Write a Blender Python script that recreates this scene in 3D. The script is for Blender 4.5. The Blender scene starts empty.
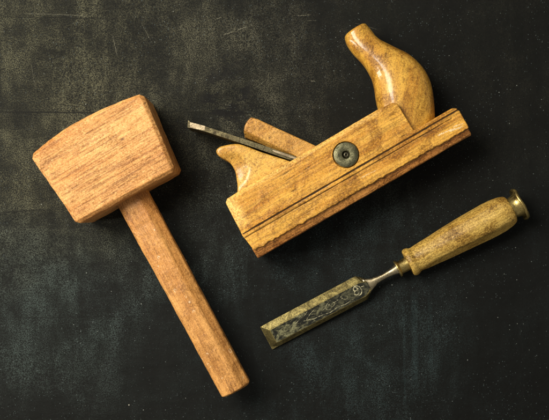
import bpy, bmesh, math, random
from mathutils import Vector, Matrix, noise

random.seed(7)
MM = 0.001
H = 900.0                      # camera height above the cloth, mm
CX, CY = 274.5, 210.0
sc = bpy.context.scene
COL = sc.collection
R = math.radians


def W(px, py, z):
    """photo position + height above the cloth (mm) -> place on the table (mm)"""
    f = (H - z) / H
    return Vector(((px - CX) * f, -(py - CY) * f, z))


# ------------------------------------------------------------------ nodes
class NT:
    def __init__(self, name):
        self.m = bpy.data.materials.new(name)
        self.m.use_nodes = True
        self.t = self.m.node_tree
        self.t.nodes.clear()
        self.out = self.t.nodes.new('ShaderNodeOutputMaterial')
        self.b = self.t.nodes.new('ShaderNodeBsdfPrincipled')
        self.t.links.new(self.b.outputs[0], self.out.inputs[0])
        self.tc = self.t.nodes.new('ShaderNodeTexCoord')
        self.co = self.tc.outputs['Object']

    def link(self, v, sock):
        if v is None:
            return
        if isinstance(v, bpy.types.NodeSocket):
            self.t.links.new(v, sock)
        else:
            if sock.type == 'RGBA' and len(v) == 3:
                v = tuple(v) + (1,)
            sock.default_value = v

    def mapping(self, scale=(1, 1, 1), loc=(0, 0, 0), rot=(0, 0, 0), co=None):
        n = self.t.nodes.new('ShaderNodeMapping')
        self.link(co or self.co, n.inputs['Vector'])
        n.inputs['Scale'].default_value = scale
        n.inputs['Location'].default_value = loc
        n.inputs['Rotation'].default_value = rot
        return n.outputs[0]

    def noise(self, co, scale, detail=4, rough=.55, dist=0):
        n = self.t.nodes.new('ShaderNodeTexNoise')
        self.link(co, n.inputs['Vector'])
        n.inputs['Scale'].default_value = scale
        n.inputs['Detail'].default_value = detail
        n.inputs['Roughness'].default_value = rough
        n.inputs['Distortion'].default_value = dist
        return n.outputs['Fac']

    def voro(self, co, scale, feature='F1', rnd=1):
        n = self.t.nodes.new('ShaderNodeTexVoronoi')
        n.feature = feature
        self.link(co, n.inputs['Vector'])
        n.inputs['Scale'].default_value = scale
        n.inputs['Randomness'].default_value = rnd
        return n

    def ramp(self, v, a, b, lo=0., hi=1., smooth=True):
        n = self.t.nodes.new('ShaderNodeMapRange')
        n.interpolation_type = 'SMOOTHSTEP' if smooth else 'LINEAR'
        self.link(v, n.inputs['Value'])
        for k, x in (('From Min', a), ('From Max', b), ('To Min', lo), ('To Max', hi)):
            self.link(x, n.inputs[k])
        return n.outputs[0]

    def math(self, op, a, b=None, c=None, clamp=False):
        n = self.t.nodes.new('ShaderNodeMath')
        n.operation = op
        n.use_clamp = clamp
        for i, x in enumerate((a, b, c)):
            if x is not None:
                self.link(x, n.inputs[i])
        return n.outputs[0]

    def mix(self, f, a, b, mode='MIX'):
        n = self.t.nodes.new('ShaderNodeMix')
        n.data_type = 'RGBA'
        n.blend_type = mode
        self.link(f, n.inputs[0])
        self.link(a, n.inputs[6])
        self.link(b, n.inputs[7])
        return n.outputs[2]

    def sep(self, v):
        n = self.t.nodes.new('ShaderNodeSeparateXYZ')
        self.link(v, n.inputs[0])
        return n.outputs

    def vmath(self, op, a, b=None):
        n = self.t.nodes.new('ShaderNodeVectorMath')
        n.operation = op
        self.link(a, n.inputs[0])
        if b is not None:
            self.link(b, n.inputs[1])
        return n

    def scratch(self, co, a, b, w, col, c, amt, brk, wob):
        """a ragged pale scratch from a to b (mm in this object's own space)"""
        xyz = self.sep(co)
        a, b = Vector(a) * MM, Vector(b) * MM
        d = b - a
        ln = d.length
        ca, sa = d.x / ln, d.y / ln
        rx = self.math('SUBTRACT', xyz[0], a.x)
        ry = self.math('SUBTRACT', xyz[1], a.y)
        u = self.math('ADD', self.math('MULTIPLY', rx, ca), self.math('MULTIPLY', ry, sa))
        v = self.math('SUBTRACT', self.math('MULTIPLY', ry, ca), self.math('MULTIPLY', rx, sa))
        v = self.math('ABSOLUTE', self.math('ADD', v, self.math('MULTIPLY', self.math('SUBTRACT', wob, .5), .003)))
        m = self.ramp(v, w * MM, w * MM * .3)
        m = self.math('MULTIPLY', m, self.ramp(u, 0, ln * .2))
        m = self.math('MULTIPLY', m, self.ramp(u, ln, ln * .75))
        m = self.math('MULTIPLY', m, self.ramp(brk, .38, .55))
        return self.mix(self.math('MULTIPLY', m, amt), c, col)

    def bump(self, h, dist, strength=1., prev=None):
        n = self.t.nodes.new('ShaderNodeBump')
        n.inputs['Strength'].default_value = strength
        n.inputs['Distance'].default_value = dist
        self.link(h, n.inputs['Height'])
        if prev is not None:
            self.link(prev, n.inputs['Normal'])
        return n.outputs[0]

    def done(self, color, rough, metallic=0., normal=None, spec=None, coat=None):
        self.link(color, self.b.inputs['Base Color'])
        self.link(rough, self.b.inputs['Roughness'])
        self.link(metallic, self.b.inputs['Metallic'])
        if normal is not None:
            self.link(normal, self.b.inputs['Normal'])
        if spec is not None:
            self.b.inputs['Specular IOR Level'].default_value = spec
        if coat:
            self.b.inputs['Coat Weight'].default_value = coat[0]
            self.b.inputs['Coat Roughness'].default_value = coat[1]
        return self.m


def wood(name, light, mid, dark, seed=0, axis='x', fibre=1., pores=.6, speck=.5, grime=.5,
         rough=.45, spec=.4, bump=.00025, coat=None, wave=.0012, worn=None, stains=.5, edge=.5, scuffs=0, marks=()):
    """aged beech: bands and fibres along the grain, dark pores, grimy mottling"""
    n = NT(name)
    rot = {'x': (0, 0, 0), 'y': (0, 0, R(90)), 'd': (0, 0, R(-50))}[axis]
    base = n.mapping(rot=rot, loc=(seed * .37, seed * .11, seed * .23))
    raw = n.co
    wob = n.noise(base, 14, 2)
    # long fibres
    lng = n.mapping(scale=(.07, 1, 1), co=base)
    band = n.noise(lng, 95, 5, .6, .6)
    fib = n.noise(n.mapping(scale=(.045, 1, 1), co=base), 620, 4, .65, .3)
    pat = n.noise(n.mapping(scale=(.6, 1, 1), co=base), 62, 6, .7, .4)
    fine = n.noise(base, 1100, 3, .7)
    mot = n.noise(base, 560, 4, .74, .3)
    c = n.mix(n.ramp(band, .36, .66), light, mid)
    c = n.mix(n.math('MULTIPLY', n.ramp(fib, .44, .64), .7 * fibre), c, dark)
    # dark pores: short strokes along the grain
    v = n.voro(n.mapping(scale=(.16, 1, 1), co=base), 330)
    gate = n.ramp(n.sep(v.outputs['Color'])[0], .55, .75)
    pore = n.math('MULTIPLY', n.ramp(v.outputs['Distance'], .34, .12), gate)
    pore = n.math('MULTIPLY', pore, n.ramp(pat, .35, .6))
    c = n.mix(n.math('MULTIPLY', pore, pores), c, dark)
    # grime rubbed into the surface
    dirt = n.math('MULTIPLY', n.ramp(mot, .43, .60), n.ramp(pat, .34, .62, .2, 1))
    c = n.mix(n.math('MULTIPLY', dirt, grime), c, n.mix(1., c, (.34, .28, .14), 'MULTIPLY'))
    sp = n.math('MULTIPLY', n.ramp(fine, .47, .60), n.ramp(mot, .38, .58, .3, 1))
    c = n.mix(n.math('MULTIPLY', sp, speck), c, n.mix(1., c, (.28, .23, .12), 'MULTIPLY'))
    big = n.noise(base, 23, 3, .5)
    c = n.mix(n.math('MULTIPLY', n.ramp(pat, .46, .66), grime * .4), c, n.mix(1., c, (.62, .5, .4), 'MULTIPLY'))
    c = n.mix(n.ramp(big, .38, .68, 0, .6), c, n.mix(1., c, (.80, .70, .58), 'MULTIPLY'))
    h = n.math('ADD', n.math('MULTIPLY', fib, .6), n.math('MULTIPLY', pore, -.7))
    h = n.math('ADD', h, n.math('MULTIPLY', mot, .6))
    nb = n.bump(h, bump)
    nb = n.bump(n.noise(base, 60, 3), wave, .5, nb)
    # pale rubbed fibres at the finest scale, blotchy hand stains, darkened arrises
    flk = n.noise(n.mapping(scale=(.5, 1, 1), co=base, loc=(3, 1, 2)), 1150, 3, .75)
    c = n.mix(n.math('MULTIPLY', n.ramp(flk, .53, .68), .5), c, tuple(min(1, x * 1.3 + .03) for x in light))
    st = n.math('MULTIPLY', n.ramp(n.noise(n.mapping(scale=(.7, 1, 1), co=base), 40, 6, .68, .8), .47, .62), n.ramp(mot, .34, .56, .35, 1))
    c = n.mix(n.math('MULTIPLY', st, stains), c, n.mix(1., c, (.42, .33, .15), 'MULTIPLY'))
    geo = n.t.nodes.new('ShaderNodeNewGeometry').outputs['Pointiness']
    ed = n.math('MULTIPLY', n.ramp(geo, .515, .56), n.ramp(pat, .40, .58))
    c = n.mix(n.math('MULTIPLY', ed, edge), c, tuple(x * 1.2 for x in dark))
    if scuffs:
        vs = n.voro(n.mapping(scale=(.7, 1, 1), co=base), 165)
        cc = n.sep(vs.outputs['Color'])
        d_ = n.math('ABSOLUTE', n.math('SUBTRACT', vs.outputs['Distance'], n.math('MULTIPLY', cc[1], .28)))
        m_ = n.math('MULTIPLY', n.ramp(d_, .06, .02), n.math('GREATER_THAN', cc[0], .5))
        m_ = n.math('MULTIPLY', m_, n.ramp(n.noise(base, 210, 2), .47, .54))
        c = n.mix(n.math('MULTIPLY', m_, scuffs), c, (.85, .66, .42))
    vp = n.voro(n.mapping(scale=(.6, 1, 1), co=base, loc=(.7, .3, .1)), 85)
    pc = n.sep(vp.outputs['Color'])
    pit = n.math('MULTIPLY', n.ramp(n.math('ADD', vp.outputs['Distance'], n.math('MULTIPLY', n.math('SUBTRACT', mot, .5), .25)), n.math('MULTIPLY_ADD', pc[1], .13, .04), .02), n.math('GREATER_THAN', pc[0], .8))
    c = n.mix(n.math('MULTIPLY', pit, .8), c, tuple(x * .5 for x in dark))
    for (x0, y0, x1, y1, w_, am) in marks:
        c = n.scratch(n.co, (x0, y0), (x1, y1), w_, (.88, .74, .50), c, am, flk, mot)
    if worn:      # rear and top chamfers: rubbed wood, plus lamp brightness painted in
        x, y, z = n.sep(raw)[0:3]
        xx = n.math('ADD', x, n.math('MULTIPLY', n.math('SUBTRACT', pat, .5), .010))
        worn_lit = n.math('MULTIPLY', n.ramp(xx, .013, .004), n.ramp(y, .028, .044))
        worn_lit = n.math('MAXIMUM', worn_lit, n.math('MULTIPLY', n.math('MULTIPLY', n.ramp(y, .0592, .0618), n.ramp(x, .172, .160)), .6))  # top chamfer: its brightness towards the lamp put into the colour
        worn_lit = n.math('MULTIPLY', worn_lit, n.ramp(mot, .62, .40, .15, 1))
        c = n.mix(n.math('MULTIPLY', worn_lit, .75), c, worn)
    rg = n.ramp(mot, .3, .7, rough - .08, rough + .18)
    return n.done(c, rg, 0, nb, spec, coat)


def metal(name, col, tarnish, seed=0, rough=.35, stain=.6, scratch=.0, stretch=(1, 1, 1), bump=.00012):
    n = NT(name)
    base = n.mapping(loc=(seed * .3, seed * .17, 0), scale=stretch)
    a = n.noise(base, 130, 6, .65, .8)
    f = n.noise(base, 900, 3, .7)
    c = n.mix(n.math('MULTIPLY', n.ramp(a, .4, .68), stain), col, tarnish)
    c = n.mix(n.ramp(f, .47, .66, 0, .75), c, tarnish)
    rg = n.ramp(a, .3, .7, rough - .05, rough + .25)
    nb = n.bump(n.math('ADD', a, n.math('MULTIPLY', f, .5)), bump)
    return n.done(c, rg, n.ramp(a, .45, .8, 1., .55), nb)


# ------------------------------------------------------------------ meshes
def link_obj(name, me, mat, parent=None, smooth=True):
    o = bpy.data.objects.new(name, me)
    COL.objects.link(o)
    if parent:
        o.parent = parent
    me.materials.clear()
    me.materials.append(mat)
    for p in me.polygons:
        p.use_smooth = smooth
    return o


def bm_mesh(bm, name):
    bmesh.ops.recalc_face_normals(bm, faces=bm.faces)
    for v in bm.verts:
        v.co *= MM
    me = bpy.data.meshes.new(name)
    bm.to_mesh(me)
    bm.free()
    return me


def prism(pts, z0, z1, bm=None, lo=None):
    """solid with outline pts (local mm) at z1 and outline lo (default pts) at z0"""
    bm = bm or bmesh.new()
    lo = lo or pts
    t = [bm.verts.new((p[0], p[1], z1)) for p in pts]
    b = [bm.verts.new((p[0], p[1], z0)) for p in lo]
    n = len(pts)
    bm.faces.new(t)
    bm.faces.new(list(reversed(b)))
    for i in range(n):
        bm.faces.new((t[i], b[i], b[(i + 1) % n], t[(i + 1) % n]))
    return bm


def loft(rings, cap=True, bm=None):
    bm = bm or bmesh.new()
    vs = [[bm.verts.new(p) for p in r] for r in rings]
    n = len(rings[0])
    for a, b in zip(vs, vs[1:]):
        for i in range(n):
            bm.faces.new((a[i], a[(i + 1) % n], b[(i + 1) % n], b[i]))
    if cap:
        bm.faces.new(list(reversed(vs[0])))
        bm.faces.new(vs[-1])
    return bm


def lathe(prof, n=64, bm=None, closed=False):
    """profile (x, r) turned about the local x axis"""
    rings = [[(x, r * math.cos(2 * math.pi * k / n), r * math.sin(2 * math.pi * k / n)) for k in range(n)] for x, r in prof]
    return loft(rings, True, bm)


def spline(pts, step):
    """Catmull-Rom through tuples of any width"""
    out = []
    P = [pts[0]] + list(pts) + [pts[-1]]
    for i in range(1, len(P) - 2):
        a, b, c, d = P[i - 1], P[i], P[i + 1], P[i + 2]
        m = max(2, int(math.dist(b[:2], c[:2]) / step))
        for k in range(m):
            t = k / m
            out.append(tuple(.5 * (2 * y + (z - x) * t + (2 * x - 5 * y + 4 * z - w) * t * t + (3 * y - x - 3 * z + w) * t ** 3)
                             for x, y, z, w in zip(a, b, c, d)))
    out.append(tuple(pts[-1]))
    return out


def solidify_worn(bm, name, voxel=.8, bevel=0, seg=2, cutters=(), smooth=3, wear=.25, wscale=.05, seed=0, fine=.0):
    """round, cut, re-skin evenly and roughen a block so that its edges look handled"""
    me = bm_mesh(bm, name)
    o = bpy.data.objects.new('build', me)
    COL.objects.link(o)
    junk = [o]
    if bevel:
        m = o.modifiers.new('b', 'BEVEL')
        m.width = bevel * MM
        m.segments = seg
        m.limit_method = 'ANGLE'
        m.angle_limit = R(25)
    for c in cutters:
        co = bpy.data.objects.new('cut', bm_mesh(c, 'cut'))
        COL.objects.link(co)
        junk.append(co)
        m = o.modifiers.new('d', 'BOOLEAN')
        m.operation = 'DIFFERENCE'
        m.solver = 'EXACT'
        m.object = co
    m = o.modifiers.new('r', 'REMESH')
    m.mode = 'VOXEL'
    m.voxel_size = voxel * MM
    m = o.modifiers.new('s', 'SMOOTH')
    m.iterations = smooth
    m.factor = .5
    dg = bpy.context.evaluated_depsgraph_get()
    dg.update()
    out = bpy.data.meshes.new_from_object(o.evaluated_get(dg))
    out.name = name
    for j in junk:
        bpy.data.objects.remove(j, do_unlink=True)
    off = Vector((seed * 3.1, seed * 1.7, seed * .9))
    nr = [v.normal.copy() for v in out.vertices]
    for v, nn in zip(out.vertices, nr):
        q = v.co / MM
        d = wear * noise.noise(q * wscale + off) + wear * .6 * noise.noise(q * wscale * 3.1 + off)
        if fine:
            d += fine * noise.noise(q * .45 + off)
        v.co += nn * d * MM
    out.update()
    return out


class Thing:
    def __init__(self, name, label, cat, origin, ang, tilt=0):
        self.e = bpy.data.objects.new(name, None)
        COL.objects.link(self.e)
        self.e.empty_display_size = .02
        self.e.location = (origin[0] * MM, origin[1] * MM, origin[2] * MM)
        self.e.rotation_euler = (0, tilt, ang)
        self.e['label'] = label
        self.e['category'] = cat
        self.o = Vector((origin[0], origin[1], 0))
        self.c, self.s = math.cos(ang), math.sin(ang)

    def L(self, px, py, z):
        d = W(px, py, z) - self.o
        return (d.x * self.c + d.y * self.s, -d.x * self.s + d.y * self.c)

    def ring(self, pts, z):
        return [self.L(x, y, z) for x, y in pts]


# ------------------------------------------------------------------ materials
M_head = wood('mallet_head_wood', (.84, .46, .165), (.67, .305, .09), (.17, .055, .012), 1, fibre=.85, pores=.6, speck=.45, grime=.4, rough=.55, spec=.3, stains=.35, edge=.7)
M_mh = wood('mallet_handle_wood', (.74, .385, .115), (.58, .26, .066), (.16, .055, .012), 2, axis='x', fibre=.55, pores=.5, speck=.45, grime=.45, rough=.45, stains=.55, scuffs=.55)
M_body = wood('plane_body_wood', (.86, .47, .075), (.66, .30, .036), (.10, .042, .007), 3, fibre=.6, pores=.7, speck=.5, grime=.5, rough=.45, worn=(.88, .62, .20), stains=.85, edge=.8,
              marks=((202.5, 15.7, 222, 13.5, .9, .9), (214, 13.4, 229, 11.2, 1.1, .8), (219, 15.6, 231, 13.2, .7, .7), (60, 26.6, 98, 26.4, .6, .4), (120, 17.2, 140, 16.4, .5, .5)))
M_sole = wood('plane_sole_wood', (.74, .35, .085), (.52, .20, .05), (.09, .03, .008), 4, fibre=1., pores=.6, speck=.6, grime=.85, rough=.45, stains=.8, edge=.2)
M_horn = wood('horn_wood', (.78, .45, .065), (.60, .29, .034), (.10, .044, .007), 5, axis='d', fibre=.35, pores=.45, speck=.5, grime=.5, rough=.42, spec=.35, bump=.0001, coat=(.7, .13), wave=.0003, stains=.85, edge=.2)
M_rest = wood('heel_rest_wood', (.82, .49, .105), (.65, .34, .055), (.15, .065, .012), 6, fibre=.3, pores=.4, speck=.6, grime=.65, rough=.4, spec=.4, bump=.0001, coat=(.4, .2), wave=.0003, stains=.55, edge=.3)
M_wedge = wood('wedge_wood', (.70, .39, .085), (.56, .27, .048), (.13, .055, .01), 8, fibre=.35, pores=.5, speck=.7, grime=.6, rough=.45, stains=.5, edge=.7)
M_ch = wood('chisel_handle_wood', (.72, .49, .12), (.54, .335, .068), (.085, .048, .01), 9, fibre=.55, pores=.7, speck=.65, grime=.7, rough=.42, stains=.9, edge=.2)
M_iron = metal('plane_iron_steel', (.17, .145, .08), (.035, .028, .016), 1, .42, .9)
M_neck = metal('worn_steel', (.44, .38, .25), (.10, .08, .045), 7, .33, .7)
M_bright = metal('polished_steel_edge', (.46, .38, .26), (.16, .12, .075), 2, .5, .6)
M_brass = metal('tarnished_brass', (.60, .46, .17), (.15, .11, .035), 3, .3, .8)
M_wash = metal('old_steel_washer', (.23, .22, .13), (.045, .045, .025), 4, .5, .9, bump=.0003)
M_dark = metal('screw_steel', (.10, .09, .06), (.02, .02, .015), 5, .4, .6)


def blade_material():
    n = NT('chisel_blade_steel')
    base = n.co
    a = n.noise(base, 110, 6, .68, 1.2)
    f = n.noise(base, 800, 3, .7)
    c = n.mix(n.ramp(a, .4, .7), (.235, .195, .075), (.075, .06, .024))
    c = n.mix(n.ramp(f, .46, .66, 0, .85), c, (.045, .036, .018))
    # pale worn veins and scratches along the flat
    v = n.voro(n.mapping(scale=(.45, 1, 1), co=n.vmath('ADD', base, n.vmath('SCALE', n.mapping(scale=(1, 1, 1))).outputs[0]).outputs[0]), 95, 'DISTANCE_TO_EDGE')
    vein = n.math('MULTIPLY', n.ramp(v.outputs['Distance'], .07, .0), n.ramp(a, .4, .62))
    rg = n.ramp(a, .3, .7, .45, .6)
    nb = n.bump(n.math('ADD', a, n.math('MULTIPLY', f, .6)), .0003)
    return n.done(c, rg, n.ramp(f, .4, .8, 1, .7), nb)


M_blade = blade_material()


def flat_material():
    """blackened, worn upper flat of the blade: dark oxide with pale rubbed patches"""
    n = NT('blackened_blade_steel')
    base = n.co
    a = n.noise(base, 85, 6, .7, 1.6)
    b = n.noise(n.mapping(scale=(.4, 1, 1), rot=(0, 0, R(18))), 260, 5, .7, 1.)
    f = n.noise(base, 1000, 2, .6)
    rub = n.math('MULTIPLY', n.ramp(a, .41, .56), n.ramp(b, .40, .58))
    x = n.sep(base)[0]
    rub = n.math('MULTIPLY', rub, n.ramp(x, .035, .085, 1., .3))
    c = n.mix(rub, (.007, .008, .006), (.22, .215, .12))
    c = n.mix(n.ramp(f, .55, .75, 0, .5), c, (.06, .06, .04))
    nb = n.bump(n.math('ADD', rub, n.math('MULTIPLY', b, .6)), .0003)
    return n.done(c, n.ramp(rub, 0, 1, .7, .45), n.ramp(rub, 0, 1, .0, .5), nb, .2)


M_flat = flat_material()
n_ = NT('pale_etching')
M_etch = n_.done(n_.mix(n_.ramp(n_.noise(n_.co, 330, 4, .7), .42, .58), (.05, .05, .03), (.45, .42, .26)), .55, .4)


def cloth_material():
    n = NT('dark_waxed_cloth')
    co = n.co
    px = n.mapping(loc=(CX * MM, -CY * MM, 0))     # moves the origin to the far left corner of the cloth
    big = n.noise(co, 6.5, 5, .6, .4)
    med = n.noise(co, 34, 6, .65, .5)
    streak = n.noise(n.mapping(scale=(1, .22, 1)), 70, 5, .65, .3)
    streak2 = n.noise(n.mapping(scale=(.2, 1, 1), rot=(0, 0, R(8))), 90, 4, .65, .3)
    fine = n.noise(co, 900, 3, .75)
    fine2 = n.noise(co, 1500, 2, .7)
    # weave
    xyz = n.sep(co)
    wv = n.math('MULTIPLY', n.math('SINE', n.math('MULTIPLY', xyz[0], 5200)), n.math('SINE', n.math('MULTIPLY', xyz[1], 5200)))
    # paler grainy areas of the cloth: a wide patch to the left, another towards the near middle
    def blob(x, y, r0, r1):
        c = W(x, y, 0) * MM
        d = n.vmath('DISTANCE', n.vmath('ADD', co, (0, 0, 0)).outputs[0], (c.x, c.y, 0)).outputs['Value']
        d = n.math('ADD', d, n.math('MULTIPLY', n.math('SUBTRACT', big, .5), .22))
        return n.ramp(d, r1, r0)
    fade = n.math('MAXIMUM', blob(10, 110, .02, .30), n.math('MULTIPLY', blob(60, 275, .0, .17), .9))
    fade = n.math('MAXIMUM', fade, n.math('MULTIPLY', blob(225, 80, .03, .15), .85))
    fade2 = n.math('MAXIMUM', n.math('MULTIPLY', blob(350, 345, .0, .15), .55), n.math('MULTIPLY', blob(300, 270, .0, .11), .5))
    fade2 = n.math('MAXIMUM', fade2, n.math('MULTIPLY', blob(205, 250, .0, .13), .6))
    fade2 = n.math('MAXIMUM', fade2, n.math('MULTIPLY', blob(395, 235, .0, .07), .4))
    tot = n.math('ADD', n.math('MAXIMUM', fade, fade2), .10)
    g1 = n.math('MULTIPLY', n.ramp(fine, .40, .60), n.ramp(fine2, .40, .58, .12, 1.7))
    grain = n.math('MULTIPLY', g1, n.ramp(streak, .36, .62, .42, 1.))
    grain = n.math('MULTIPLY', grain, n.ramp(med, .36, .62, .4, 1.))
    grain = n.math('MULTIPLY', grain, n.ramp(n.noise(co, 15, 3, .6), .36, .60, .35, 1.25))
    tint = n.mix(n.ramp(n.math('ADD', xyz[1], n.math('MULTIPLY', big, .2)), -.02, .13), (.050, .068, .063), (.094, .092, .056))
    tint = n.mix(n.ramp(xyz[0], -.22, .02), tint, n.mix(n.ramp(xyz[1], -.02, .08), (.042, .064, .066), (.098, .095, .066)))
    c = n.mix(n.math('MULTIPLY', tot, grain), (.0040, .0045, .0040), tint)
    c = n.mix(n.math('MULTIPLY', n.math('MULTIPLY', tot, n.ramp(streak2, .5, .72)), n.math('MULTIPLY', g1, .25)), c, tint)
    # dark stain beyond the plane iron and scuffed dark blotches
    st = n.math('MULTIPLY', blob(238, 93, .006, .032), n.ramp(n.noise(n.mapping(scale=(.6, 1.3, 1)), 45, 5, .65), .47, .53))
    c = n.mix(n.math('MULTIPLY', st, .95), c, (.007, .007, .007))
    # lint and dust specks
    def specks(scale, thr, r, col, c, amt):
        v = n.voro(co, scale)
        cc = n.sep(v.outputs['Color'])
        g = n.math('GREATER_THAN', cc[0], thr)
        rr = n.math('MULTIPLY', cc[1], r)
        m = n.math('MULTIPLY', n.ramp(v.outputs['Distance'], rr, n.math('MULTIPLY', rr, .4)), g)
        m = n.math('MULTIPLY', m, n.math('MULTIPLY', cc[2], amt))
        return n.mix(m, c, col)
    clump = n.ramp(n.noise(co, 21, 3, .6), .42, .6, .3, 1.)
    c = specks(620, .45, .34, (.12, .16, .165), c, .75)
    c = specks(330, .55, .22, (.20, .24, .24), c, n.math('MULTIPLY', clump, .9))
    c = specks(160, .6, .12, (.32, .35, .32), c, n.math('MULTIPLY', clump, 1.))
    c = specks(62, .9, .055, (.50, .48, .40), c, 1.)
    # scratches and old creases
    def scratch(x0, y0, x1, y1, w, col, c, amt):
        a, b = W(x0, y0, 0), W(x1, y1, 0)
        return n.scratch(co, (a.x, a.y), (b.x, b.y), w, col, c, amt, fine, med)
    P = (.30, .29, .21)
    for q in ((222, 35, 234, 31, .7, .6), (236, 30, 248, 26, .6, .5), (112, 33, 117, 57, .7, .35), (216, 19, 222, 17, .6, .5), (296, 16, 312, 14.5, .7, .5), (306, 21, 318, 21, .5, .35),
              (20, 13, 100, 16, .8, .25), (76, 128, 84, 150, .5, .3), (310, 81, 316, 81, .8, .4), (255, 88, 266, 80, .5, .3), (140, 20, 152, 44, .5, .2), (30, 60, 36, 92, .6, .2), (352, 22, 380, 30, .5, .2)):
        c = scratch(*q[:5], P, c, q[5] * .65)
    for q in ((414, 285, 416, 400, 4.5, .2), (430, 290, 432, 385, 3.5, .13), (404, 300, 405, 420, 2., .13)):
        c = scratch(*q[:5], (.05, .085, .09), c, q[5])
    K0 = (.004, .004, .004)
    for q in ((-10, 112, 175, 113, 1.0, .9), (255, 116, 330, 113, .8, .5), (-10, 213, 60, 209, .9, .7), (-10, 16, 130, 19, .9, .6), (10, 318, 160, 316, .9, .5), (40, 262, 150, 266, .8, .4)):
        c = scratch(*q[:5], K0, c, q[5])
    h = n.math('ADD', n.math('MULTIPLY', fine, .5), n.math('MULTIPLY', wv, .12))
    h = n.math('ADD', h, n.math('MULTIPLY', streak, .5))
    nb = n.bump(h, .0004)
    nb = n.bump(n.math('ADD', med, n.math('MULTIPLY', streak2, .4)), .0025, .6, nb)
    return n.done(c, n.ramp(fine2, .3, .7, .62, .9), 0, nb, .16)


M_cloth = cloth_material()

# ------------------------------------------------------------------ the cloth they lie on
bm = bmesh.new()
nx, ny, sx, sy = 150, 120, 1500., 1200.
g = []
for j in range(ny + 1):
    row = []
    for i in range(nx + 1):
        x, y = (i / nx - .5) * sx, (j / ny - .5) * sy
        q = Vector((x * .008, y * .008, 0))
        z = -1.3 + 1.2 * noise.noise(q) + .4 * noise.noise(q * 2.7 + Vector((9, 4, 1)))
        row.append(bm.verts.new((x, y, min(z, -.05))))
    g.append(row)
for j in range(ny):
    for i in range(nx):
        bm.faces.new((g[j][i], g[j][i + 1], g[j + 1][i + 1], g[j + 1][i]))
o = link_obj('table_surface', bm_mesh(bm, 'table_surface'), M_cloth)
o['kind'] = 'structure'
o['label'] = 'dark worn cloth surface speckled with dust under the tools'

# ------------------------------------------------------------------ mallet
A = math.atan2(-(169 - 225), 172 - 76)
mo = W(125, 160, 33)
mallet = Thing('mallet', 'orange blond wooden mallet with a big block head and straight handle', 'mallet', (mo.x, mo.y, 0), A)
HT = 66
top = spline([(29.2, 155.5), (60, 131.2), (92, 113.2), (118, 101.5), (142.3, 92.6)], 8)
outl = [(p[0], p[1]) for p in top] + [(175.6, 170.5), (76.8, 225)]
ring = mallet.ring(outl, HT)
me = solidify_worn(prism(ring, 0, HT), 'mallet_head', .75, bevel=3.4, seg=1, smooth=2, wear=.45, seed=1, fine=.12)
link_obj('mallet_head', me, M_head, mallet.e)
# handle: rounded bar through the head, axis across local x
hz = 33
a0, b0 = mallet.L(133.3, 200.5, hz + 8), mallet.L(236.2, 391.5, hz + 8)
ax = Vector((b0[0] - a0[0], b0[1] - a0[1], 0))
hl = ax.length
ax.normalize()
sd = Vector((-ax.y, ax.x, 0))
if sd.x < 0:
    sd = -sd
rings = []
secs = [(-62, 16.2, 11.5), (-10, 16.2, 11.5), (30, 16.0, 11.5), (110, 15.4, 11.5), (170, 15.2, 11.5), (205, 15.2, 11.8), (hl - 4, 15.0, 11.8), (hl - 1.2, 14.2, 11.0), (hl, 12.2, 9.2)]
for s, hw, hh in spline(secs, 6):
    r = []
    for k in range(48):
        t = 2 * math.pi * k / 48
        c_, s_ = math.cos(t), math.sin(t)
        e = .52
        x = hw * math.copysign(abs(c_) ** e, c_)
        z = hh * math.copysign(abs(s_) ** e, s_)
        # a planed flat along the far side of the handle
        if x > 0 and z > 0:
            k2 = (x / hw + z / hh) - 1.42
            if k2 > 0:
                x -= hw * k2 * .5
                z -= hh * k2 * .5
        skew = .13 * x if s > hl - 8 else 0
        p = Vector((a0[0], a0[1], hz)) + ax * (s + skew * 0) + sd * x + Vector((0, 0, z))
        r.append(tuple(p))
    rings.append(r)
hm = solidify_worn(loft(rings), 'mallet_handle', .8, smooth=3, wear=.4, seed=4, fine=.15)
# give the handle its own grain direction: local x along the bar
ho = bpy.data.objects.new('mallet_handle', hm)
COL.objects.link(ho)
ho.parent = mallet.e
ang = math.atan2(ax.y, ax.x)
rot = Matrix.Rotation(ang, 4, 'Z')
hm.transform(rot.inverted())
ho.rotation_euler = (0, 0, ang)
hm.materials.clear()
hm.materials.append(M_mh)
for p in hm.polygons:
    p.use_smooth = True

# ------------------------------------------------------------------ wooden smoothing plane
PW = 56.0
po = W(258, 258.5, PW)
plane = Thing('hand_plane', 'old wooden plane lying on its side with curved horn grip and round metal washer', 'hand plane', (po.x, po.y, 0), R(30))


def uv(u, v):
    """along the plane / up the plane, in photo units, from its lower rear corner -> photo position"""
    return (258 + u * math.cos(R(30)) - v * math.sin(R(30)), 258.5 - u * math.sin(R(30)) - v * math.cos(R(30)))


def pl(u, v, z=PW):
    return plane.L(*uv(u, v), z)


# body outline with the chipped lower edge
def chip(u):
    t = u / 11.5 + 1.6 * noise.noise(Vector((u * .05, 1, 5)))
    amp = max(.25, .9 + 1.6 * noise.noise(Vector((u * .045, 7, 2))))
    return 8.6 - 1.0 * u / 249 + amp * (abs(math.sin(math.pi * t)) - .5) + .7 * noise.noise(Vector((u * .3, 3, 3))) + .3 * noise.noise(Vector((u * .9, 1, 3)))


low = [(.5 * k + 1.5, chip(.5 * k + 1.5)) for k in range(0, 492, 2)] + [(248.2, 8.0)]
prof = [(.8, 9.5)] + low[1:] + [(248.5, 27), (247, 31), (243, 33.2), (199, 33), (198.2, 64.5), (195, 67.5), (180, 69.3), (100, 68.5), (3, 67.5), (-.8, 64.5), (-1.6, 40), (-2.2, 28)]
body_poly = [pl(*p) for p in prof]


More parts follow.
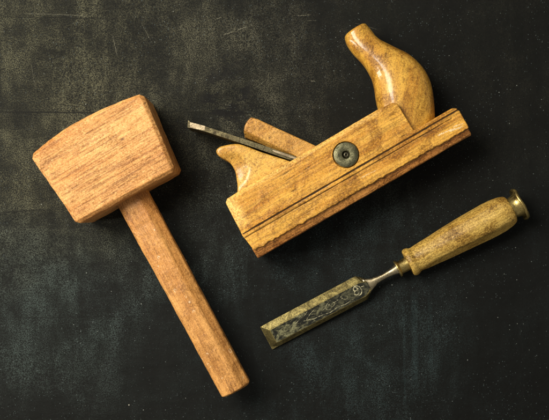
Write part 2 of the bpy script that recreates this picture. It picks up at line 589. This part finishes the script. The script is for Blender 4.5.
def bar_cut(u0, v0, u1, v1, half, depth, z=PW):
    """V groove cut into the side face"""
    a, b = Vector(pl(u0, v0)), Vector(pl(u1, v1))
    d = (b - a).normalized()
    nrm = Vector((-d.y, d.x))
    rings = []
    for p in (a, b):
        rings.append([(p.x + nrm.x * half, p.y + nrm.y * half, z + 1), (p.x - nrm.x * half, p.y - nrm.y * half, z + 1),
                      (p.x - nrm.x * half * .5, p.y - nrm.y * half * .5, z - depth), (p.x + nrm.x * half * .5, p.y + nrm.y * half * .5, z - depth)])
    c = loft(rings)
    return c


def half_space(p0, p1, depth_in, drop):
    """chamfer cutter: edge p0-p1 (u,v) on the outline, taking depth_in off the face and drop off the side"""
    a, b = Vector(pl(*p0)), Vector(pl(*p1))
    d = (b - a).normalized()
    nrm = Vector((-d.y, d.x))          # to the left of a->b: into the body
    rings = []
    for p in (a - d * 8, b + d * 8):
        i = p + nrm * depth_in
        o_ = p - nrm * 12
        k = 12 * drop / depth_in
        rings.append([(i.x, i.y, PW), (i.x + nrm.x * 2, i.y + nrm.y * 2, PW + drop / depth_in * 2),
                      (o_.x, o_.y, PW + 14), (o_.x, o_.y, PW - drop - k)])
    return loft(rings)


cut = [
    bar_cut(-8, 28.9, 260, 28.6, .75, 4.0),
    bar_cut(-8, 24.6, 260, 24.4, .7, 1.2),
]
# strip between the two quirks sits a little lower
# rear end chamfer above the groove, top edge chamfer
ch = half_space((-1.0, 70), (-2.2, 37), 10.5, 7)
cut.append(ch)
cut.append(half_space((172, 70.5), (-4, 68.6), 4.5, 3.5))
# throat for the iron and wedge
thr = [pl(73, 74), pl(126, 74), pl(143, 14), pl(135, 14)]
cut.append(prism(thr, 5, 51))
cut.append(prism([pl(134, 20), pl(143, 20), pl(146, -3), pl(139, -3)], 8, 44))
cut.append(prism([pl(120, 80), pl(128, 80), pl(128, 60), pl(120, 60)], 5.3, 50.7))
wcx = plane.L(346, 154.7, PW)
cut.append(prism([(wcx[0] + 12.5 * math.cos(k * .1309), wcx[1] + 12.5 * math.sin(k * .1309)) for k in range(48)], PW - 3.5, PW + 3))
me = solidify_worn(prism(body_poly, 0, PW), 'plane_body', .5, bevel=.9, seg=1, cutters=cut, smooth=1, wear=.3, seed=7, fine=.1)
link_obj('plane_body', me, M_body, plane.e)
# thin dark strips laid in the two quirks
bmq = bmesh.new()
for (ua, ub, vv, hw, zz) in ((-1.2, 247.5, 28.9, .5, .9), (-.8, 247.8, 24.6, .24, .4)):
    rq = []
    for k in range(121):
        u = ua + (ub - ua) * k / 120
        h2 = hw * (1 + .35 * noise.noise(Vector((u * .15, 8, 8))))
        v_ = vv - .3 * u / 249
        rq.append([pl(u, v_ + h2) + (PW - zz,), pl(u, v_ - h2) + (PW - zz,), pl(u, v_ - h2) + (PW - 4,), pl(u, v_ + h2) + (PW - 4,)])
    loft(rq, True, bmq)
nq = NT('groove_dark')
link_obj('groove_strip', bm_mesh(bmq, 'groove_strip'), nq.done(nq.mix(nq.noise(nq.co, 400, 3), (.012, .007, .004), (.07, .035, .012)), .9), plane.e)

# sole: darker slab with sloping arrises
rings = []
for u in [-.2 + 248.6 * k / 60 for k in range(61)]:
    j = .5 * noise.noise(Vector((u * .09, 3, 1)))
    q = lambda v, z: pl(u, v)[0:2] + (z,)
    rings.append([q(11.5, PW - 1.6), q(9.5 + j, PW - 2.0), q(.3 + .3 * j, PW - 6.2 + j), q(-.2, PW - 9), q(-.2, 12), q(.3, 8), q(9.5, 2), q(11.5, 1.6)])
sole_bm = loft(rings)
me = solidify_worn(sole_bm, 'sole', .7, cutters=[prism([pl(139, 14), pl(145, 14), pl(146, -4), pl(138, -4)], 8, 44)], smooth=2, wear=.35, seed=9, fine=.12)
link_obj('sole', me, M_sole, plane.e)

# horn grip
LR = [((344.6, 37.5), (365.8, 24.3)), ((346.3, 44), (371, 30.3)), ((353, 54), (378.3, 38.8)), ((361.8, 63.2), (392.5, 46.6)),
      ((368, 72), (408.5, 54.8)), ((372, 80), (421, 66)), ((374.4, 90), (428.8, 79)), ((375.8, 100), (432.7, 94)),
      ((379, 112), (434.2, 110)), ((386, 124), (434.2, 121)), ((392, 136), (431, 132))]
HD = [12.5, 13, 14.5, 16.5, 18.5, 20, 21, 21.2, 21, 20.5, 20]
rows = spline([l + r + (h,) for (l, r), h in zip(LR, HD)], 3)
ZC = 28.0
rings = []


def horn_ring(row, shrink=1., shift=(0, 0)):
    lx, ly, rx, ry, h = row
    a, b = Vector(plane.L(lx, ly, ZC)), Vector(plane.L(rx, ry, ZC))
    c = (a + b) / 2 + Vector(shift)
    hv = (b - a) / 2 * shrink
    h *= shrink
    out = []
    for k in range(56):
        t = 2 * math.pi * k / 56
        ct, st = math.cos(t), math.sin(t)
        e = .86
        x = math.copysign(abs(ct) ** e, ct)
        z = math.copysign(abs(st) ** e, st)
        out.append((c.x + hv.x * x, c.y + hv.y * x, ZC + h * z))
    return out


d0 = Vector(plane.L(355.2, 30.9, ZC)) - Vector(plane.L(358.6, 37.2, ZC))
d0.normalize()
rings.append(horn_ring(rows[0], .62, d0 * 1.9))
rings.append(horn_ring(rows[0], .84, d0 * 1.5))
rings.append(horn_ring(rows[0], .95, d0 * .6))
rings += [horn_ring(r) for r in rows]
me = solidify_worn(loft(rings), 'horn', .7, smooth=5, wear=.22, wscale=.03, seed=12)
link_obj('horn', me, M_horn, plane.e)

# rest for the heel of the hand behind the iron
rp = spline([(237, 195), (237.3, 187), (236.4, 180), (235.2, 172), (230.5, 163.5), (224, 159.3), (218.7, 156.2), (215.8, 152.3), (216.6, 148.8), (221, 146.3), (229, 144.4), (237, 143.6), (245, 145.8)], 2.5)
rp = [(p[0], p[1]) for p in rp] + [(262, 152), (296, 162.8), (300, 178), (262, 200)]
RZ = 46
rp_l = plane.ring(rp, RZ)
cutl = []
# scooped flank next to the lip
bmx = bmesh.new()
bmesh.ops.create_uvsphere(bmx, u_segments=32, v_segments=20, radius=1)
cpx = plane.L(232, 168, RZ)
for v in bmx.verts:
    v.co = Vector((v.co.x * 22 + cpx[0] - 3, v.co.y * 20 + cpx[1] - 2, v.co.z * 11 + RZ + 6))
cutl.append(bmx)
bm2 = prism(rp_l, 8, RZ)
me = solidify_worn(bm2, 'heel_rest', .7, bevel=3.2, seg=3, cutters=cutl, smooth=45, wear=.3, seed=15)
link_obj('heel_rest', me, M_rest, plane.e)


# iron and chip breaker: tapered steel bars on edge
def bar(pts_top, pts_bot, z0, z1):
    pts = plane.ring(pts_top + list(reversed(pts_bot)), (z0 + z1) / 2 + 10)
    b_ = prism(pts, z0, z1)
    bmesh.ops.bevel(b_, geom=list(b_.edges), offset=.35, segments=2, affect='EDGES')
    return b_


iron = bar([(189.1, 121.0), (190.4, 122.0), (191.2, 123.7), (206, 127.4), (250, 141.6), (296, 157.4), (340, 174.5)],
           [(188.4, 128.6), (190.6, 128.9), (192, 129.0), (206, 132.4), (250, 146.8), (290, 160.6), (335, 177.5)], 7, 47)
io = link_obj('plane_iron', bm_mesh(iron, 'plane_iron'), M_iron, plane.e, False)
io['label'] = 'long dark steel iron with a burred bright end'
tipb = bar([(190.9, 123.2), (198, 125.0), (206.4, 127.2)], [(190.9, 128.4), (198, 130.2), (205.6, 131.6)], 6.6, 47.6)
link_obj('iron_end', bm_mesh(tipb, 'iron_end'), M_bright, io, False)
cb = bar([(272.5, 150.4), (282, 153.3), (296, 158.2), (330, 171.5)], [(273, 152.4), (282, 155.6), (296, 160.2), (330, 173.5)], 7.5, 49)
link_obj('chip_breaker', bm_mesh(cb, 'chip_breaker'), M_bright, io, False)

# wedge
wz = 48
wp = [(251.2, 117.2), (247.2, 121.2), (244.6, 126.0), (243.6, 131.5), (244.4, 136.5), (270, 147.4), (296, 158.0), (338, 176), (340, 168), (318, 147.2), (313, 144.6), (284, 131.2), (258, 119.2)]
bm3 = prism(plane.ring(wp, wz), 8, wz)
wc = []
a, b = Vector(plane.L(243, 133.0, wz)), Vector(plane.L(297, 157.5, wz))
d = (b - a).normalized()
nr = Vector((-d.y, d.x))
rr = []
for p, k in ((a - d * 6, 3.0), (b, 1.0)):
    i = p + nr * k
    o_ = p - nr * 8
    rr.append([(i.x, i.y, wz + .01), (i.x, i.y, wz + 6), (o_.x, o_.y, wz + 6), (o_.x, o_.y, wz - 20)])
wc.append(loft(rr))
me = solidify_worn(bm3, 'wedge', .55, bevel=.6, seg=1, cutters=wc, smooth=1, wear=.3, seed=18, fine=.1)
link_obj('wedge', me, M_wedge, plane.e)

# washer with its recessed screw
wc_ = plane.L(346, 154.7, PW)
bmw = bmesh.new()
prof_w = [(.2, 11.6), (1.1, 11.75), (1.5, 11.3), (1.6, 4.4), (1.2, 3.7), (-1.6, 3.4), (-1.7, .4), (-2.4, .4), (-2.4, 11.5)]
nseg = 72
vs = [[bmw.verts.new((wc_[0] + r_ * math.cos(2 * math.pi * k / nseg) * (1 + .012 * math.sin(3 * 6.283 * k / nseg + 1)), wc_[1] + r_ * math.sin(2 * math.pi * k / nseg), PW - 1.0 + z_)) for k in range(nseg)] for z_, r_ in prof_w]
for i in range(len(prof_w)):
    for k in range(nseg):
        A_, B_ = vs[i], vs[(i + 1) % len(prof_w)]
        bmw.faces.new((A_[k], A_[(k + 1) % nseg], B_[(k + 1) % nseg], B_[k]))
wo = link_obj('washer', bm_mesh(bmw, 'washer'), M_wash, plane.e)
bms = lathe([(-3.5, .4), (-.2, .5), (.3, 1.6), (-.2, 2.5), (-1.4, 3.1), (-3.5, 3.2)], 32)
for v in bms.verts:
    v.co = Vector((wc_[0] + .3 + v.co.y, wc_[1] - .2 + v.co.z, PW - .7 + v.co.x))
link_obj('screw', bm_mesh(bms, 'screw'), M_dark, wo)

# ------------------------------------------------------------------ bevel edged chisel
K = .985
tilt = math.atan2(13.5, 250 * K)
co_ = W(266, 338.5, 3)
chis = Thing('chisel', 'steel chisel with tarnished blade, speckled wooden handle and brass ferrule', 'chisel', (co_.x, co_.y, 3.2), R(28.3), -tilt)
# blade: sections (s, half width, half flat width, thickness) with a flat back at z=-3
secs = []


def sec(s, hw, ft, fb, zt, zb, off=0):
    """outline of one section: back corners, edges, flat corners (upper, lower side)"""
    return [(s, -hw + off, zb), (s, hw + off, zb), (s, hw + off, zb + .9), (s, ft + off, zt), (s, -fb + off, zt), (s, -hw + off, zb + .9)]


def K3(r):
    return [(x * K, y * K, z * K) for x, y, z in r]


ed = []
B = -3.0
# cutting edge, ground bevel, then the body
r0 = [(0, -13, B), (0, 13, B), (0, 13, B + .25), (.1, 8, B + .35), (.1, -9.5, B + .35), (0, -13, B + .25)]
ed.append(r0)
ed.append(sec(7.3, 13.05, 6.0, 8.6, B + 4.6, B))
for s in (20, 40, 60, 80, 96):
    ed.append(sec(s, 13.1, 6.1, 8.8, B + 4.6 + s * .008, B))
ed.append(sec(106, 13.2, 6.2, 9.0, B + 5.6, B))
ed.append(sec(109.3, 13.1, 6.1, 9.0, B + 5.8, B))
ed.append(sec(112.5, 10.6, 5.6, 8.0, B + 6.0, B + .2, -.2))
ed.append(sec(117, 6.9, 4.4, 5.6, B + 6.3, B + .4, -.6))
rings = [K3(r) for r in ed]
bmb = loft(rings)
bmesh.ops.recalc_face_normals(bmb, faces=bmb.faces)
bmesh.ops.bevel(bmb, geom=[e for e in bmb.edges if len(e.link_faces) == 2 and e.calc_face_angle(0) > .3], offset=.3, segments=2, affect='EDGES')
bl = link_obj('blade', bm_mesh(bmb, 'blade'), M_blade, chis.e, False)
# blackened flat: thin skin lying on the top of the blade (real inlay of oxide, .15 mm proud)
fl = bmesh.new()
top_pts = []
for s, w1, w2, z in ((8.2, 5.6, 8.1, B + 4.62), (40, 5.7, 8.4, B + 4.95), (80, 5.7, 8.3, B + 5.28), (104, 5.7, 8.4, B + 5.62), (109.5, 5.5, 8.0, B + 5.86), (113, 4.6, 6.6, B + 6.08), (117, 2.6, 3.6, B + 6.36)):
    top_pts.append((s, w1, w2, z))
ringsf = []
for s, w1, w2, z in top_pts:
    ringsf.append([(s * K, w1 * K, z * K + .18), (s * K, -w2 * K, z * K + .18), (s * K, -w2 * K, z * K - .6), (s * K, w1 * K, z * K - .6)])
fo = link_obj('blackened_face', bm_mesh(loft(ringsf, True, fl), 'blackened_face'), M_flat, bl, False)

# neck: rounded forging from shoulder to bolster
nk = [(114, 8.6, 3.0, .2), (117.5, 6.6, 2.9, 0.2), (121, 5.0, 2.9, .4), (126, 3.6, 3.0, .5), (132, 3.1, 3.1, .3), (139, 3.2, 3.2, 0), (145, 3.9, 3.9, 0), (149.5, 5.2, 5.2, 0), (151, 5.4, 5.4, 0)]
rings = []
for s, hy, hz_, zc in spline(nk, 1.2):
    r = []
    for k in range(36):
        t = 2 * math.pi * k / 36
        ct, st = math.cos(t), math.sin(t)
        r.append((s * K, (hy * math.copysign(abs(ct) ** .85, ct) - (.5 if s < 124 else 0)) * K, (hz_ * math.copysign(abs(st) ** .85, st) + zc) * K))
    rings.append(r)
link_obj('neck', bm_mesh(loft(rings), 'neck'), M_neck, bl)

# etched mark and scribble on the flat
def wire(pts, r, z, bm):
    """flat-topped ridge following pts (s,t)"""
    L_ = [Vector((p[0] * K, p[1] * K, 0)) for p in pts]
    rg = []
    for i, p in enumerate(L_):
        d_ = (L_[min(i + 1, len(L_) - 1)] - L_[max(i - 1, 0)])
        if d_.length == 0:
            d_ = Vector((1, 0, 0))
        d_.normalize()
        n__ = Vector((-d_.y, d_.x, 0)) * r
        zz = z(p.x / K)
        rg.append([(p.x + n__.x, p.y + n__.y, zz - .2), (p.x + n__.x * .6, p.y + n__.y * .6, zz + .1), (p.x - n__.x * .6, p.y - n__.y * .6, zz + .1), (p.x - n__.x, p.y - n__.y, zz - .2)])
    loft(rg, True, bm)


def zflat(s):
    return (B + 4.6 + s * .0085) * K + .22 + (.25 if s > 96 else 0)


bme = bmesh.new()
cx_, cy_ = 104.2, -.8


def arc(cx, cy, rx, ry, a0_, a1_, n=26):
    return [(cx + rx * math.cos(R(a0_ + (a1_ - a0_) * k / n)), cy + ry * math.sin(R(a0_ + (a1_ - a0_) * k / n))) for k in range(n + 1)]


wire(arc(103.3, 2.1, 1.9, 1.9, 0, 352), .8, zflat, bme)
wire(arc(102.7, -1.9, 2.1, 2.0, 80, 430), .85, zflat, bme)
wire(arc(104.0, -.2, 4.6, 5.2, -105, 100), .75, lambda s_: zflat(s_) - .03, bme)
wire([(105.4, 2.6), (106.2, .8), (105.6, -.4)], .4, lambda s_: zflat(s_) - .03, bme)
wire([(105.8, -1.6), (105.2, -3.2)], .4, lambda s_: zflat(s_) - .03, bme)
wire([(109.6, 1.6), (111.4, 1.0), (112.4, 1.4)], .4, lambda s_: zflat(s_) + .2, bme)
mk = link_obj('maker_mark', bm_mesh(bme, 'maker_mark'), M_etch, bl)
bme = bmesh.new()
zf2 = lambda s: zflat(s) - .02
# looping script worn almost away
scr = []
for k in range(90):
    t = k / 89
    s = 92 - 26 * t
    scr.append((s + 1.8 * math.sin(t * 34), -.6 + 2.4 * math.cos(t * 34 + .4) * (.5 + .5 * math.sin(t * 9 + 1)) + 1.5 * math.sin(t * 5)))
wire(scr, .22, zf2, bme)
wire([(97, -5.8), (88, -6.6), (78, -5.7), (70, -6.8), (60, -5.2), (52, -4.8), (47, -3.0), (42, -2.0)], .32, zf2, bme)
wire([(58, 3.5), (52, 1.5), (47, -1.0), (44, -3.4)], .25, zf2, bme)
wire([(76, 4.2), (71, 2.0), (68, -.4), (64, -1.4), (61, -3.8)], .22, zf2, bme)
wire([(50, 4.8), (46, 2.8), (40, 1.8), (35, -.2), (31, -.8)], .25, zf2, bme)
link_obj('etched_scratches', bm_mesh(bme, 'etched_scratches'), M_etch, bl)

# front ferrule
f1 = [(149.6, 5.0), (149.6, 8.6), (150.4, 9.0), (151.6, 8.7), (152.2, 7.1), (153.4, 6.7), (162, 6.9), (165, 6.8), (165, 3)]
link_obj('ferrule', bm_mesh(lathe([(s * K, r * K) for s, r in f1], 64), 'ferrule'), M_brass, chis.e)
# handle
hp = spline([(162.0, 9.0), (161.6, 12.4), (162.6, 14.0), (165, 14.7), (167.6, 14.2), (169.2, 13.1), (171, 12.7), (175, 13.1), (190, 14.3), (210, 15.7), (232, 16.9), (250, 17.5), (262, 17.3), (269, 16.4), (274, 15.0), (276.8, 13.2), (277.6, 8)], 1.6)
bmh = lathe([(s * K, r * K) for s, r in hp], 96)
for v in bmh.verts:
    s = v.co.x / K
    if s > 172:
        r_ = math.hypot(v.co.y, v.co.z)
        for ang_, dep in ((-32, .90), (148, .93), (62, .965)):
            n1 = Vector((0, math.cos(R(ang_ + 180 if False else ang_)), math.sin(R(ang_))))
            n1 = Vector((0, -math.cos(R(ang_)), -math.sin(R(ang_)))) if ang_ == -32 else n1
            lim = dep * r_ if s < 262 else dep * 17.0 * K
            dd = v.co.dot(n1)
            if dd > lim:
                v.co -= n1 * (dd - lim) * min(1, (s - 172) / 25)
me = bm_mesh(bmh, 'handle')
for v in me.vertices:
    q = v.co / MM
    d = .35 * noise.noise(q * .05) + .12 * noise.noise(q * .3)
    v.co += v.normal * d * MM
link_obj('handle', me, M_ch, chis.e)
# striking ring: tube and curled dish
rg_ = [(275, 10.0), (277.3, 10.9), (278.4, 10.5), (283, 11.2), (286.0, 12.0), (286.8, 13.6), (285.6, 15.6), (285.6, 16.6), (286.8, 17.0), (288.2, 16.2), (289.2, 13.4), (289.4, 8.6), (288.4, 7.6), (286.5, 6.8), (286.5, 2)]
bmr = lathe([(s * K, r * K) for s, r in rg_], 72)
for v in bmr.verts:       # hammered lip, slightly out of true
    if v.co.x > 285.2 * K:
        a_ = math.atan2(v.co.z, v.co.y)
        v.co.x += .5 * math.sin(a_ * 3 + .6) + .4 * math.sin(a_ * 5)
        v.co.y *= 1 + .03 * math.sin(a_ * 2)
link_obj('striking_ring', bm_mesh(bmr, 'striking_ring'), M_brass, chis.e)

# ------------------------------------------------------------------ light, world, camera
w = bpy.data.worlds.new('World')
sc.world = w
w.use_nodes = True
bg = w.node_tree.nodes['Background']
bg.inputs[0].default_value = (1, .93, .82, 1)
bg.inputs[1].default_value = .25


def area(name, loc, target, sx_, sy_, power, col):
    l = bpy.data.lights.new(name, 'AREA')
    l.shape = 'RECTANGLE'
    l.size, l.size_y = sx_, sy_
    l.energy = power
    l.color = col
    o = bpy.data.objects.new(name, l)
    COL.objects.link(o)
    o.location = loc
    d_ = Vector(target) - Vector(loc)
    o.rotation_euler = d_.to_track_quat('-Z', 'Y').to_euler()
    return o


key = area('window_light', (-.52, .36, .86), (.0, 0, 0), .55, .55, 16, (1, .93, .80))
key.data.specular_factor = .15
area('low_window_light', (-.95, -.12, .235), (.05, 0, .02), .07, 1.1, 7, (1, .93, .82))

cam = bpy.data.cameras.new('camera')
cam.sensor_width = 36
cam.lens = 36 * H / 549
cam.clip_start = .01
cam.clip_end = 20
co = bpy.data.objects.new('camera', cam)
COL.objects.link(co)
co.location = (0, 0, H * MM)
sc.camera = co
sc.view_settings.view_transform = 'Standard'
sc.view_settings.look = 'None'
sc.view_settings.exposure = 0
sc.view_settings.gamma = 1
